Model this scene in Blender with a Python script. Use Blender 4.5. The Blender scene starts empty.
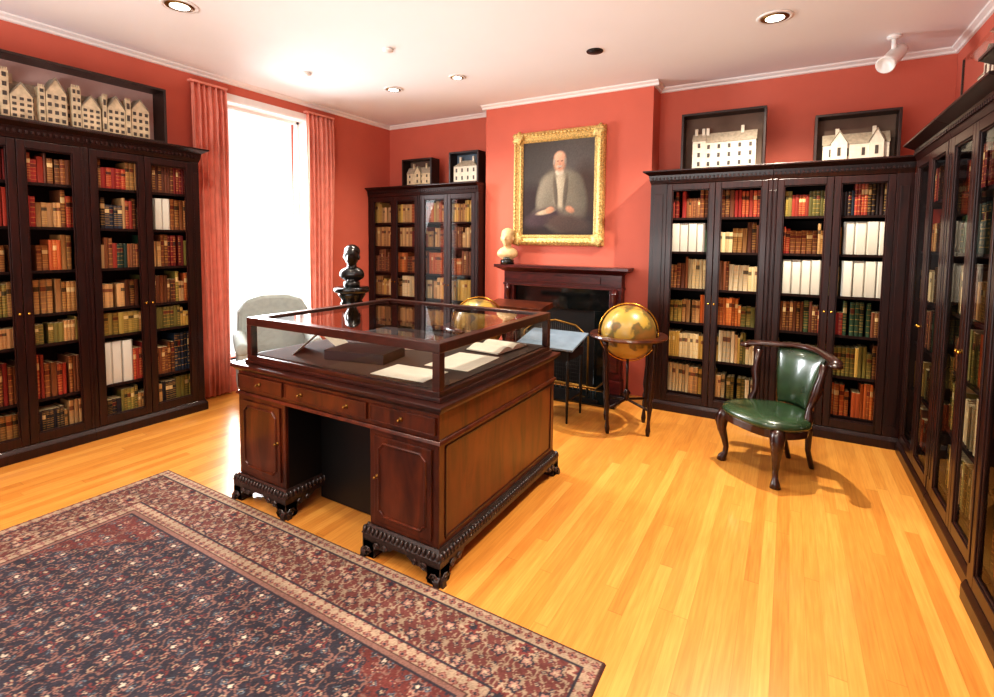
import bpy, math, random
import numpy as np
from mathutils import Vector, Matrix
random.seed(7); rng=np.random.default_rng(5)
COL=bpy.context.scene.collection
def S(r,g,b):
    f=lambda c:(c/255/12.92) if c/255<=0.04045 else ((c/255+.055)/1.055)**2.4
    return (f(r),f(g),f(b),1.0)
# ---------------------------------------------------------------- materials
def newmat(name):
    m=bpy.data.materials.new(name); m.use_nodes=True; nt=m.node_tree
    return m,nt,nt.nodes['Principled BSDF'],nt.nodes['Material Output']
def setp(b,rough=.5,spec=.5,metal=0,coat=0,coatr=.1):
    b.inputs['Roughness'].default_value=rough; b.inputs['Specular IOR Level'].default_value=spec
    b.inputs['Metallic'].default_value=metal; b.inputs['Coat Weight'].default_value=coat; b.inputs['Coat Roughness'].default_value=coatr
def plain(name,col,rough=.5,metal=0,var=.12,scale=12,bump=0,coat=0,spec=.5):
    m,nt,b,o=newmat(name); setp(b,rough,spec,metal,coat)
    tc=nt.nodes.new('ShaderNodeTexCoord'); n=nt.nodes.new('ShaderNodeTexNoise'); n.inputs['Scale'].default_value=scale; n.inputs['Detail'].default_value=4
    nt.links.new(tc.outputs['Object'],n.inputs['Vector'])
    r=nt.nodes.new('ShaderNodeValToRGB'); nt.links.new(n.outputs['Fac'],r.inputs[0])
    r.color_ramp.elements[0].position=.3; r.color_ramp.elements[1].position=.7
    r.color_ramp.elements[0].color=tuple(c*(1-var) for c in col[:3])+(1,); r.color_ramp.elements[1].color=tuple(min(1,c*(1+var)) for c in col[:3])+(1,)
    nt.links.new(r.outputs[0],b.inputs['Base Color'])
    if bump:
        bp=nt.nodes.new('ShaderNodeBump'); bp.inputs['Strength'].default_value=bump; bp.inputs['Distance'].default_value=.01
        nt.links.new(n.outputs['Fac'],bp.inputs['Height']); nt.links.new(bp.outputs[0],b.inputs['Normal'])
    return m
def wood(name,c1,c2,rough=.3,stretch=(14,14,1.2),coat=.4,scale=2.5,spec=.5):
    m,nt,b,o=newmat(name); setp(b,rough,spec,0,coat,.12)
    tc=nt.nodes.new('ShaderNodeTexCoord'); mp=nt.nodes.new('ShaderNodeMapping'); mp.inputs['Scale'].default_value=stretch
    n=nt.nodes.new('ShaderNodeTexNoise'); n.inputs['Scale'].default_value=scale; n.inputs['Detail'].default_value=6; n.inputs['Distortion'].default_value=1.2
    nt.links.new(tc.outputs['Object'],mp.inputs[0]); nt.links.new(mp.outputs[0],n.inputs['Vector'])
    r=nt.nodes.new('ShaderNodeValToRGB'); nt.links.new(n.outputs['Fac'],r.inputs[0])
    r.color_ramp.elements[0].position=.32; r.color_ramp.elements[1].position=.68
    r.color_ramp.elements[0].color=c1; r.color_ramp.elements[1].color=c2
    nt.links.new(r.outputs[0],b.inputs['Base Color'])
    return m
def attrmat(name,attr='Col',rough=.8,coat=0,bump=0):
    m,nt,b,o=newmat(name); setp(b,rough,.3,0,coat)
    a=nt.nodes.new('ShaderNodeAttribute'); a.attribute_name=attr; nt.links.new(a.outputs['Color'],b.inputs['Base Color'])
    if bump:
        n=nt.nodes.new('ShaderNodeTexNoise'); n.inputs['Scale'].default_value=300; bp=nt.nodes.new('ShaderNodeBump'); bp.inputs['Strength'].default_value=bump; bp.inputs['Distance'].default_value=.01
        nt.links.new(n.outputs['Fac'],bp.inputs['Height']); nt.links.new(bp.outputs[0],b.inputs['Normal'])
    return m
def glass(name,base=.04,tint=(.96,.97,.97,1),k=.55):
    m,nt,b,o=newmat(name); nt.nodes.remove(b)
    t=nt.nodes.new('ShaderNodeBsdfTransparent'); t.inputs[0].default_value=tint
    g=nt.nodes.new('ShaderNodeBsdfGlossy'); g.inputs['Roughness'].default_value=.02
    fr=nt.nodes.new('ShaderNodeLayerWeight'); fr.inputs['Blend'].default_value=.25
    mm=nt.nodes.new('ShaderNodeMath'); mm.operation='MULTIPLY_ADD'; mm.inputs[1].default_value=k; mm.inputs[2].default_value=base; mm.use_clamp=True
    mx=nt.nodes.new('ShaderNodeMixShader')
    nt.links.new(fr.outputs['Fresnel'],mm.inputs[0]); nt.links.new(mm.outputs[0],mx.inputs[0]); nt.links.new(t.outputs[0],mx.inputs[1]); nt.links.new(g.outputs[0],mx.inputs[2]); nt.links.new(mx.outputs[0],o.inputs[0])
    return m
def bookmat(name,usecol):
    m,nt,b,o=newmat(name); setp(b,.5,.35); N=nt.nodes.new; L=nt.links.new
    uv=N('ShaderNodeUVMap'); uv.uv_map='UVMap'; sp=N('ShaderNodeSeparateXYZ'); L(uv.outputs[0],sp.inputs[0])
    if usecol:
        a=N('ShaderNodeAttribute'); a.attribute_name='Col'; c=a.outputs['Color']; rnd=sp.outputs[0]
    else:
        a=N('ShaderNodeObjectInfo'); c=a.outputs['Color']; rnd=a.outputs['Random']
    def ramp(bands):
        r=N('ShaderNodeValToRGB'); r.color_ramp.interpolation='CONSTANT'; e=r.color_ramp.elements
        e[0].position=0; e[0].color=(0,0,0,1); e[1].position=.999; e[1].color=(0,0,0,1)
        for a0,a1 in bands:
            k=e.new(a0); k.color=(1,1,1,1); k=e.new(a1); k.color=(0,0,0,1)
        L(sp.outputs[1],r.inputs[0]); return r.outputs[0]
    def mth(op,a,b_):
        n=N('ShaderNodeMath'); n.operation=op
        for i,q in enumerate((a,b_)):
            if isinstance(q,(int,float)): n.inputs[i].default_value=q
            else: L(q,n.inputs[i])
        return n.outputs[0]
    def mixc(fac,a,b_):
        n=N('ShaderNodeMix'); n.data_type='RGBA'
        for i,q in ((0,fac),(6,a),(7,b_)):
            if isinstance(q,(int,float,tuple)): n.inputs[i].default_value=q
            else: L(q,n.inputs[i])
        return n.outputs[2]
    r1=ramp([(.12,.135),(.30,.315),(.48,.495),(.64,.655),(.80,.815),(.93,.94)])
    r2=ramp([(.655,.80)]); r3=ramp([(.18,.25),(.36,.42),(.54,.59),(.84,.9)])
    lc=N('ShaderNodeValToRGB'); lc.color_ramp.interpolation='CONSTANT'; e=lc.color_ramp.elements; e[0].position=0; e[0].color=S(90,24,18); e[1].position=.55; e[1].color=S(30,26,22); k=e.new(.78); k.color=S(205,180,130); L(rnd,lc.inputs[0])
    x=mixc(mth('MULTIPLY',r2,mth('MULTIPLY',mth('GREATER_THAN',rnd,.35),.8)),c,lc.outputs[0])
    x=mixc(mth('MULTIPLY',r3,mth('MULTIPLY',mth('GREATER_THAN',rnd,.6),.22)),x,S(214,168,88))
    x=mixc(mth('MULTIPLY',r1,mth('MULTIPLY',mth('GREATER_THAN',rnd,.3),.6)),x,S(205,160,80))
    L(x,b.inputs['Base Color'])
    return m
M={}
M['dark']=wood('dark_mahogany',S(22,8,7),S(46,17,12),.33,coat=.12,spec=.4)
M['dark2']=wood('dark_mahogany_inside',S(24,10,8),S(40,18,12),.6,coat=0,spec=.2)
M['mah']=wood('polished_mahogany',S(48,19,10),S(96,44,20),.28,(4,4,1.0),.35,2.2)
M['mahdk']=wood('mahogany_deep',S(32,12,8),S(58,24,15),.28,(2,10,10),.3)
M['red']=wood('red_mahogany',S(46,11,10),S(82,24,20),.3,(2,10,10),.3)
M['carve']=wood('carved_dark_wood',S(24,17,15),S(66,50,44),.35,(8,8,8),.3,9)
M['black']=plain('black_marble',S(15,18,18),.12,var=.7,scale=5,coat=.3)
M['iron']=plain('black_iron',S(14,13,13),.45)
M['brass']=plain('brass',S(190,145,60),.25,metal=.9)
M['brassd']=plain('aged_brass',S(130,96,44),.4,metal=.8)
M['gold']=plain('gilt_frame',S(218,186,120),.4,metal=.4,var=.5,scale=60,bump=.6)
M['white']=plain('white_paint',S(240,238,234),.5,var=.02)
M['ceil']=plain('ceiling_plaster',S(244,248,249),.8,var=.01,scale=2)
M['wall']=plain('salmon_red_plaster',S(202,106,86),.75,var=.03,scale=3)
M['glass']=glass('clear_glass')
M['glass2']=glass('display_glass',.16,(.8,.8,.8,1),.9)
M['cream']=plain('book_pages',S(180,158,118),.8)
M['paper']=plain('paper',S(228,222,204),.8,var=.04)
M['book']=bookmat('leather_book_cover',False); M['bookc']=bookmat('leather_book_cover_mass',True)
M['leather']=plain('green_leather',S(42,62,40),.26,var=.35,scale=9,bump=.15,coat=.35)
M['curt']=plain('salmon_curtain',S(228,150,132),.75,var=.1,scale=9)
M['sofa']=plain('pale_blue_upholstery',S(158,166,162),.85,var=.08,scale=20)
M['bronze']=plain('dark_bronze',S(26,22,20),.3,metal=.3,coat=.3)
M['ivory']=plain('ivory_plaster',S(222,190,140),.5,var=.2,scale=20)
M['modelw']=plain('model_white',S(204,194,176),.7,var=.1,scale=30)
M['modelt']=plain('model_tan',S(190,172,142),.75,var=.2,scale=25)
M['modelr']=plain('model_roof',S(150,138,120),.8,var=.2,scale=40)
M['win']=plain('model_window_dark',S(66,58,52),.4)
M['backing']=plain('case_backing',S(116,94,80),.8,var=.2,scale=4)
M['case']=plain('case_dark_frame',S(44,28,24),.35)
M['backpink']=plain('case_backing_pale',S(186,158,150),.8,var=.12,scale=3)
M['cloth']=plain('pale_blue_cloth',S(110,126,140),.7)
M['lining']=plain('dark_case_lining',S(62,44,34),.8)
M['brownleather']=plain('dark_brown_leather',S(34,26,25),.4,bump=.2)
M['camw']=plain('white_plastic',S(232,232,228),.35,var=.02)
M['attr']=attrmat('painted_canvas',rough=.4,coat=.1); M['rug']=attrmat('wool_rug',rough=.95,bump=.25)
m,nt,b,o=newmat('lamp_glow'); b.inputs['Emission Color'].default_value=(1,.93,.8,1); b.inputs['Emission Strength'].default_value=6; M['glow']=m
m,nt,b,o=newmat('oak_strip_floor'); setp(b,.28,.5,0,.2,.12)
L=nt.links.new; N=nt.nodes.new
tc=N('ShaderNodeTexCoord'); sp=N('ShaderNodeSeparateXYZ'); L(tc.outputs['Object'],sp.inputs[0])
def math_(op,a,bv=None):
    n=N('ShaderNodeMath'); n.operation=op
    if isinstance(a,(int,float)): n.inputs[0].default_value=a
    else: L(a,n.inputs[0])
    if bv is not None:
        if isinstance(bv,(int,float)): n.inputs[1].default_value=bv
        else: L(bv,n.inputs[1])
    return n.outputs[0]
xs=math_('DIVIDE',sp.outputs[0],.066); xi=math_('FLOOR',xs); xf=math_('FRACT',xs)
w1=N('ShaderNodeTexWhiteNoise'); w1.noise_dimensions='1D'; L(xi,w1.inputs['W'])
ys=math_('ADD',math_('DIVIDE',sp.outputs[1],1.9),math_('MULTIPLY',w1.outputs['Value'],7.3)); yi=math_('FLOOR',ys); yf=math_('FRACT',ys)
cb=N('ShaderNodeCombineXYZ'); L(xi,cb.inputs[0]); L(yi,cb.inputs[1]); w2=N('ShaderNodeTexWhiteNoise'); w2.noise_dimensions='2D'; L(cb.outputs[0],w2.inputs['Vector'])
mp=N('ShaderNodeMapping'); mp.inputs['Scale'].default_value=(36,1.8,1); L(tc.outputs['Object'],mp.inputs[0])
av=N('ShaderNodeVectorMath'); av.operation='ADD'; L(mp.outputs[0],av.inputs[0]); L(w2.outputs['Color'],av.inputs[1])
gn=N('ShaderNodeTexNoise'); gn.inputs['Scale'].default_value=2.4; gn.inputs['Detail'].default_value=6; L(av.outputs[0],gn.inputs['Vector'])
f=math_('ADD',math_('MULTIPLY',w2.outputs['Value'],.34),math_('MULTIPLY',gn.outputs['Fac'],.66))
r=N('ShaderNodeValToRGB'); L(f,r.inputs[0]); e=r.color_ramp.elements
e[0].position=.2; e[0].color=S(186,118,50); e[1].position=.8; e[1].color=S(222,162,82)
k=e.new(.5); k.color=S(206,141,65)
gx=math_('LESS_THAN',xf,.03); gy=math_('LESS_THAN',yf,.003); gg=math_('MAXIMUM',gx,gy)
mx=N('ShaderNodeMix'); mx.data_type='RGBA'; L(math_('MULTIPLY',gg,.3),mx.inputs[0]); L(r.outputs[0],mx.inputs[6]); mx.inputs[7].default_value=S(130,80,28)
L(mx.outputs[2],b.inputs['Base Color']); M['floor']=m
m,nt,b,o=newmat('antique_globe_map'); setp(b,.35,.5,0,.2)
tc=nt.nodes.new('ShaderNodeTexCoord'); n=nt.nodes.new('ShaderNodeTexNoise'); n.inputs['Scale'].default_value=4.5; n.inputs['Detail'].default_value=8; nt.links.new(tc.outputs['Object'],n.inputs['Vector'])
r=nt.nodes.new('ShaderNodeValToRGB'); nt.links.new(n.outputs['Fac'],r.inputs[0]); e=r.color_ramp.elements
e[0].position=.47; e[0].color=S(172,140,62); e[1].position=.6; e[1].color=S(132,92,44); k=e.new(.52); k.color=S(94,84,46)
nt.links.new(r.outputs[0],b.inputs['Base Color']); M['globe']=m
# ---------------------------------------------------------------- mesh builder
class MB:
    def __init__(s): s.v=[];s.f=[];s.m=[];s.s=[]
    def add(s,vs,fs,mat=0,sm=False,T=None):
        o=len(s.v)
        for p in vs: s.v.append(tuple(T@Vector(p)) if T is not None else tuple(p))
        for f in fs: s.f.append(tuple(i+o for i in f)); s.m.append(mat); s.s.append(sm)
        return s
    def box(s,x0,x1,y0,y1,z0,z1,mat=0,T=None):
        vs=[(x0,y0,z0),(x1,y0,z0),(x1,y1,z0),(x0,y1,z0),(x0,y0,z1),(x1,y0,z1),(x1,y1,z1),(x0,y1,z1)]
        return s.add(vs,[(0,3,2,1),(4,5,6,7),(0,1,5,4),(1,2,6,5),(2,3,7,6),(3,0,4,7)],mat,False,T)
    def taper(s,x0,x1,y0,y1,z0,z1,a,b,L=1,R=1,mat=0,B=0):
        vs=[(x0-a*L,y0-a,z0),(x1+a*R,y0-a,z0),(x1+a*R,y1+a*B,z0),(x0-a*L,y1+a*B,z0),(x0-b*L,y0-b,z1),(x1+b*R,y0-b,z1),(x1+b*R,y1+b*B,z1),(x0-b*L,y1+b*B,z1)]
        return s.add(vs,[(0,3,2,1),(4,5,6,7),(0,1,5,4),(1,2,6,5),(2,3,7,6),(3,0,4,7)],mat)
    def lathe(s,prof,c=(0,0,0),seg=24,mat=0,T=None,sm=True):
        vs=[];fs=[];n=len(prof)
        for (r,z) in prof:
            for i in range(seg):
                a=2*math.pi*i/seg; vs.append((c[0]+r*math.cos(a),c[1]+r*math.sin(a),c[2]+z))
        for j in range(n-1):
            for i in range(seg):
                k=(i+1)%seg; fs.append((j*seg+i,j*seg+k,(j+1)*seg+k,(j+1)*seg+i))
        fs.append(tuple(range(seg))[::-1]); fs.append(tuple((n-1)*seg+i for i in range(seg)))
        return s.add(vs,fs,mat,sm,T)
    def tube(s,path,rad,seg=10,mat=0,sy=1.0,T=None):
        path=[Vector(p) for p in path]; n=len(path)
        if not isinstance(rad,(list,tuple)): rad=[rad]*n
        vs=[];fs=[];up=None
        for i,p in enumerate(path):
            t=(path[min(i+1,n-1)]-path[max(i-1,0)]).normalized()
            if up is None:
                up=Vector((0,0,1)) if abs(t.z)<.9 else Vector((1,0,0))
            a=(up-t*up.dot(t)).normalized(); up=a; bb=t.cross(a)
            for k in range(seg):
                th=2*math.pi*k/seg; vs.append(p+a*rad[i]*math.cos(th)*sy+bb*rad[i]*math.sin(th))
        for j in range(n-1):
            for i in range(seg):
                k=(i+1)%seg; fs.append((j*seg+i,j*seg+k,(j+1)*seg+k,(j+1)*seg+i))
        fs.append(tuple(range(seg))[::-1]); fs.append(tuple((n-1)*seg+i for i in range(seg)))
        return s.add(vs,fs,mat,True,T)
    def prism(s,poly,a0,a1,axis='y',mat=0,sm=False,T=None):
        n=len(poly); vs=[]
        for a in (a0,a1):
            for (p,q) in poly:
                vs.append({'y':(p,a,q),'x':(a,p,q),'z':(p,q,a)}[axis])
        fs=[tuple(range(n)),tuple(range(n,2*n))[::-1]]+[(i,i+n,(i+1)%n+n,(i+1)%n) for i in range(n)]
        return s.add(vs,fs,mat,sm,T)
    def ell(s,c,r,mat=0,fn=None,u=24,v=16,T=None):
        vs=[];fs=[]
        for j in range(v+1):
            ph=math.pi*j/v
            for i in range(u):
                th=2*math.pi*i/u; d=Vector((math.sin(ph)*math.cos(th),math.sin(ph)*math.sin(th),math.cos(ph)))
                p=Vector((d.x*r[0],d.y*r[1],d.z*r[2]))
                if fn: p=fn(d,p)
                vs.append((c[0]+p.x,c[1]+p.y,c[2]+p.z))
        for j in range(v):
            for i in range(u):
                k=(i+1)%u; fs.append((j*u+i,(j+1)*u+i,(j+1)*u+k,j*u+k))
        return s.add(vs,fs,mat,True,T)
    def frame(s,x0,x1,z0,z1,prof,mat=0):
        vs=[];n=len(prof)
        for (i,y) in prof: vs+= [(x0+i,y,z0+i),(x1-i,y,z0+i),(x1-i,y,z1-i),(x0+i,y,z1-i)]
        fs=[]
        for j in range(n):
            jn=(j+1)%n
            for k in range(4):
                kk=(k+1)%4; fs.append((j*4+k,j*4+kk,jn*4+kk,jn*4+k))
        return s.add(vs,fs,mat)
    def obj(s,name,mats,parent=None,bevel=0,loc=(0,0,0),rot=0,fix=True,**kw):
        me=bpy.data.meshes.new(name); me.from_pydata(s.v,[],s.f); 
        for mm in (mats if isinstance(mats,(list,tuple)) else [mats]): me.materials.append(M[mm] if isinstance(mm,str) else mm)
        me.polygons.foreach_set('material_index',s.m); me.polygons.foreach_set('use_smooth',s.s); me.update()
        if fix:
            import bmesh
            bm=bmesh.new(); bm.from_mesh(me); bmesh.ops.recalc_face_normals(bm,faces=bm.faces); bm.to_mesh(me); bm.free()
        ob=bpy.data.objects.new(name,me); COL.objects.link(ob)
        ob.location=loc; ob.rotation_euler=(0,0,rot)
        if parent: ob.parent=parent
        if bevel:
            bv=ob.modifiers.new('bevel','BEVEL'); bv.width=bevel; bv.segments=2; bv.limit_method='ANGLE'; bv.angle_limit=.7
        for k,v in kw.items(): ob[k]=v
        return ob
def thing(name,label,cat,loc=(0,0,0),rot=0,**kw):
    e=bpy.data.objects.new(name,None); e.empty_display_size=.1; COL.objects.link(e); e.location=loc; e.rotation_euler=(0,0,rot)
    e['label']=label; e['category']=cat
    for k,v in kw.items(): e[k]=v
    return e
# ---------------------------------------------------------------- camera
yaw,pi_,ro,f_,cy=.5271,.0655,.01,501.91,274.54
F=Vector((-math.sin(yaw)*math.cos(pi_),math.cos(yaw)*math.cos(pi_),-math.sin(pi_)))
R=Vector((math.cos(yaw),math.sin(yaw),0)); U=R.cross(F)
R2=R*math.cos(ro)+U*math.sin(ro); U2=-R*math.sin(ro)+U*math.cos(ro)
cam=bpy.data.cameras.new('camera'); co=bpy.data.objects.new('camera',cam); COL.objects.link(co)
mw=Matrix((R2,U2,-F)).transposed().to_4x4(); mw.translation=Vector((0,0,1.7)); co.matrix_world=mw
cam.sensor_width=36; cam.lens=f_/994*36; cam.shift_y=-(348.5-cy)/994; cam.clip_start=.05
bpy.context.scene.camera=co
# ---------------------------------------------------------------- room
H=3.42; XL=-5.33; XR=1.19; YB=5.87; YC=5.55; C1=-3.41; C2=-1.32; YN=-2.6
st=dict(kind='structure')
MB().box(XL-.3,XR+.2,YN,YB+.2,-.1,0).obj('floor','floor',**st)
MB().box(XL-.3,XR+.2,YN,YB+.2,H,H+.1).obj('ceiling','ceil',**st)
wy0,wy1,wz0,wz1=3.25,4.35,.35,3.2
b=MB(); b.box(XL-.3,XL,YN,wy0,0,H); b.box(XL-.3,XL,wy1,YB+.2,0,H); b.box(XL-.3,XL,wy0,wy1,0,wz0); b.box(XL-.3,XL,wy0,wy1,wz1,H); b.obj('wall_left','wall',**st)
MB().box(XL,XR,YB,YB+.2,0,H).obj('wall_back','wall',**st)
MB().box(C1,C2,YC,YB,0,H).obj('wall_chimney','wall',**st)
MB().box(XR,XR+.2,YN,YB+.2,0,H).obj('wall_right','wall',**st)
def crown(name,p0,p1,nrm):
    b=MB(); n=Vector((nrm[0],nrm[1],0)); prof=[(0,H),(.055,H),(.05,H-.012),(.022,H-.028),(.016,H-.045),(0,H-.05)]
    vs=[]
    for q in (p0,p1):
        for (o_,z) in prof: vs.append((q[0]+n.x*o_,q[1]+n.y*o_,z))
    k=len(prof); fs=[tuple(range(k)),tuple(range(k,2*k))[::-1]]+[(i,(i+1)%k,(i+1)%k+k,i+k) for i in range(k)]
    b.add(vs,fs); b.obj(name,'white',**st)
crown('trim_1',(XL,YN),(XL,YB),(1,0)); crown('trim_2',(XL,YB),(C1,YB),(0,-1)); crown('trim_3',(C1-.055,YC),(C2+.055,YC),(0,-1)); crown('trim_4',(C2,YC),(C2,YB),(1,0)); crown('trim_5',(C2,YB),(XR,YB),(0,-1)); crown('trim_6',(XR,YN),(XR,YB),(-1,0)); crown('trim_7',(C1,YC),(C1,YB),(-1,0))
MB().box(XL,XL+.02,2.82,5.4,0,.18).obj('baseboard_left','wall',**st)
b=MB()
x0=XL-.2; fr=.045
b.box(x0,x0+.06,wy0,wy1,wz0,wz0+fr); b.box(x0,x0+.06,wy0,wy1,wz1-fr,wz1); b.box(x0,x0+.06,wy0,wy0+fr,wz0,wz1); b.box(x0,x0+.06,wy1-fr,wy1,wz0,wz1)
b.box(x0,XL,wy0,wy0+.01,wz0,wz1); b.box(x0,XL,wy1-.01,wy1,wz0,wz1); b.box(x0,XL,wy0,wy1,wz1-.01,wz1)
b.box(XL-.001,XL+.02,wy0-.07,wy0,wz0-.05,wz1+.07); b.box(XL-.001,XL+.02,wy1,wy1+.07,wz0-.05,wz1+.07); b.box(XL-.001,XL+.02,wy0-.07,wy1+.07,wz1,wz1+.07); b.box(XL-.1,XL+.05,wy0-.05,wy1+.05,wz0-.05,wz0)
b.obj('window_1','white',**st)
MB().box(-3.15,-1.48,4.95,5.405,0,.02).obj('trim_8','black',**st)
# ---------------------------------------------------------------- bookcases
BOOKS=[]
P={'red':[(124,34,28),(100,26,22),(140,52,38)],'brown':[(106,62,36),(84,46,28),(126,78,46)],'tan':[(158,118,76),(176,140,96),(142,102,60)],
'olive':[(108,98,48),(90,84,42),(134,116,58)],'green':[(42,64,46),(32,52,44),(56,78,52)],'cream':[(188,170,130),(198,182,148),(174,154,116)],
'white':[(186,180,166),(180,174,160)],'orange':[(170,90,42),(152,74,36)],'dark':[(32,28,32),(40,26,24),(30,40,54)],'yellow':[(186,152,80),(172,138,68)]}
CN={'red':'red','brown':'brown','tan':'tan','olive':'olive','green':'dark green','cream':'cream','white':'white','orange':'orange','dark':'black','yellow':'golden yellow'}
def fill(T,x0,x1,y,z,hmax,pal,depth,grp,rotz,whites=()):
    x=x0+.004; pend=list(whites)
    while x<x1-.02:
        fam=random.choice(pal); n=random.randint(2,7) if random.random()<.7 else 1
        h=hmax*random.uniform(.6,.94); w=random.uniform(.02,.042); c0=random.choice(P[fam]); dep=min(depth,h*.7)
        if pend and x>=pend[0][0]-.02:
            fam='white'; x=max(x,pend[0][0]); n=int((pend[0][1]-pend[0][0])/.075+.5); w=(pend[0][1]-pend[0][0])/n; pend.pop(0); c0=P['white'][0]
            h=hmax*.9
        xe=pend[0][0] if pend else x1
        for i in range(n):
            ww=w*random.uniform(.9,1.1) if fam!='white' else w; hh=h*random.uniform(.97,1.0) if fam!='white' else h
            if random.random()<.04 and fam!='white': x+=random.uniform(.01,.03)
            if x+ww>min(x1,xe+.0):
                if xe<x1 and fam!='white': x=xe
                elif fam!='white': x=x1
                if fam!='white': break
            yy=y+random.uniform(0,.012); k=random.uniform(.85,1.15) if fam!='white' else random.uniform(.96,1.03)
            c=tuple(max(0,min(255,q*k)) for q in c0)
            BOOKS.append(dict(p=T@Vector((x+ww/2,yy,z)),w=ww-.0012,h=hh,d=dep,c=c,fam=fam,rot=rotz,grp=grp,T=T,s=random.random())); x+=ww
def bookcase(label,loc,rot,w,depth,h,shelves,pals,pl=.05,pr_=.05,exL=1,exR=1,grp='books',bottom=.1,top=.13,panes=True,whites={},proj=.065):
    e=thing('bookcase',label,'bookcase',loc,rot)
    T=Matrix.Translation(Vector(loc))@Matrix.Rotation(rot,4,'Z')
    zt=h-top
    b=MB(); b.box(0,.03,0.004,depth,bottom,zt); b.box(w-.03,w,.004,depth,bottom,zt); b.box(0,pl,-.02,.004,bottom,zt); b.box(w-pr_,w,-.02,.004,bottom,zt)
    for q0,q1 in ((0,pl),(w-pr_,w)):
        q=(q0+q1)/2; hw_=(q1-q0)*.28; b.box(q-hw_,q+hw_,-.026,-.02,bottom+.1,zt-.1)
    b.box(.03,w-.03,.004,depth,bottom,bottom+.02); b.box(.03,w-.03,.004,depth,zt-.02,zt)
    b.obj('body','dark',e,.003)
    MB().box(.03,w-.03,depth-.02,depth,bottom+.02,zt-.02).obj('back_panel','dark2',e)
    b=MB(); b.taper(0,w,-.02,depth,zt,zt+.035,.0,.012,exL,exR); b.taper(0,w,-.02,depth,zt+.035,zt+.085,.012,.02,exL,exR); b.taper(0,w,-.02,depth,zt+.085,h-.015,.02,proj,exL,exR); b.taper(0,w,-.02,depth,h-.015,h,proj+.005,proj+.005,exL,exR)
    nd=int((w)/.035)
    for i in range(nd):
        xx=.01+i*(w-.02)/nd; b.box(xx,xx+.018,-.045,-.03,zt+.04,zt+.062)
    b.obj('cornice','dark',e,.002)
    b=MB(); b.taper(0,w,-.02,depth,0,bottom-.03,.02,.02,exL,exR); b.taper(0,w,-.02,depth,bottom-.03,bottom,.02,.004,exL,exR); b.obj('plinth','dark',e,.003)
    dw=(w-pl-pr_)/2; sw=.05
    for k in range(2):
        a=pl+k*dw+.002; c=a+dw-.004; z0=bottom+.005; z1=zt-.005
        b=MB(); b.box(a,a+sw,-.024,0,z0,z1); b.box(c-sw,c,-.024,0,z0,z1); b.box(a+sw,c-sw,-.024,0,z0,z0+.07); b.box(a+sw,c-sw,-.024,0,z1-.06,z1)
        i=.01
        b.box(a+sw,a+sw+i,-.016,-.002,z0+.07,z1-.06); b.box(c-sw-i,c-sw,-.016,-.002,z0+.07,z1-.06); b.box(a+sw+i,c-sw-i,-.016,-.002,z0+.07,z0+.07+i); b.box(a+sw+i,c-sw-i,-.016,-.002,z1-.06-i,z1-.06)
        d=b.obj('door','dark',e,.003)
        if panes: MB().add([(a+sw,-.008,z0+.07),(c-sw,-.008,z0+.07),(c-sw,-.008,z1-.06),(a+sw,-.008,z1-.06)],[(0,1,2,3)]).obj('glass_pane','glass',d)
        kx=(c-sw/2) if k==0 else (a+sw/2)
        MB().lathe([(.0,0),(.007,.002),(.005,.006),(.010,.012),(.009,.018),(.0,.02)],T=Matrix.Translation((kx,-.024,1.12))@Matrix.Rotation(math.pi/2,4,'X'),seg=12).obj('knob','brass',d,label='small brass door knob')
    for i,z in enumerate(shelves):
        if z>bottom+.04: MB().box(.031,w-.031,.03,depth-.021,z-.022,z).obj('shelf','dark2',e)
        zt2=(shelves[i+1]-.022) if i+1<len(shelves) else zt-.03
        fill(T,.035,w-.035,.045,max(z,bottom+.021),zt2-max(z,bottom+.021),pals[i],depth-.09,'books on the %s shelves'%grp,rot,whites.get(i,()))
    return e
sl=[.11,.43,.86,1.10,1.44,1.78,2.12]
pl=[['green','dark','olive','tan'],['brown','red','dark','brown'],['olive','yellow','tan'],['olive','brown','tan','orange'],['tan','brown','green','olive','red'],['red','brown','tan','dark'],['red','brown','brown','tan']]
l='tall dark mahogany glass-fronted bookcase with dentil cornice and leather books'
bookcase(l,(-5.0,1.87,0),math.pi/2,.92,.32,2.56,sl,pl,.035,.07,0,1,'window-side bookcase',panes=False,whites={1:[(.09,.33)],5:[(.55,.68)]})
pl2=[['dark','green','tan'],['red','brown','brown'],['tan','olive','cream'],['olive','tan','olive'],['brown','tan','orange'],['red','tan','brown'],['red','brown','brown','red']]
bookcase(l,(-5.0,1.04,0),math.pi/2,.83,.32,2.56,sl,pl2,.02,.02,1,0,'window-side bookcase',panes=False)
sr=[.2,.555,.915,1.255,1.62,1.955]
pr=[['cream','yellow','tan','olive'],['olive','yellow','cream','tan'],['orange','tan','brown','olive'],['tan','brown','cream','brown'],['tan','green','cream','brown'],['red','red','brown']]
pr2=[['orange','tan','brown'],['olive','brown','yellow'],['red','green','brown','brown'],['cream','tan'],['red','tan','brown'],['red','brown','dark','olive']]
l='dark mahogany glazed bookcase against the salmon wall beside the fireplace'
bookcase(l,(-1.24,5.23,0),0,1.085,.635,2.42,sr,pr,.16,.035,1,0,'fireplace-side bookcase',panes=False,whites={4:[(.2,.52)]})
bookcase(l,(-.153,5.23,0),0,1.0,.635,2.42,sr,pr2,.035,.115,0,0,'fireplace-side bookcase',panes=False,whites={3:[(.1,.4),(.55,.88)],4:[(.55,.88)]})
pb=[['brown','tan'],['orange','yellow','tan'],['yellow','tan','cream'],['orange','brown'],['red','tan','brown'],['tan','yellow','orange']]
l='dark glazed bookcase filled with golden-brown books in the alcove'
bookcase(l,(-5.32,5.42,0),0,.945,.44,2.45,sr,pb,.06,.03,0,0,'alcove bookcase')
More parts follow.
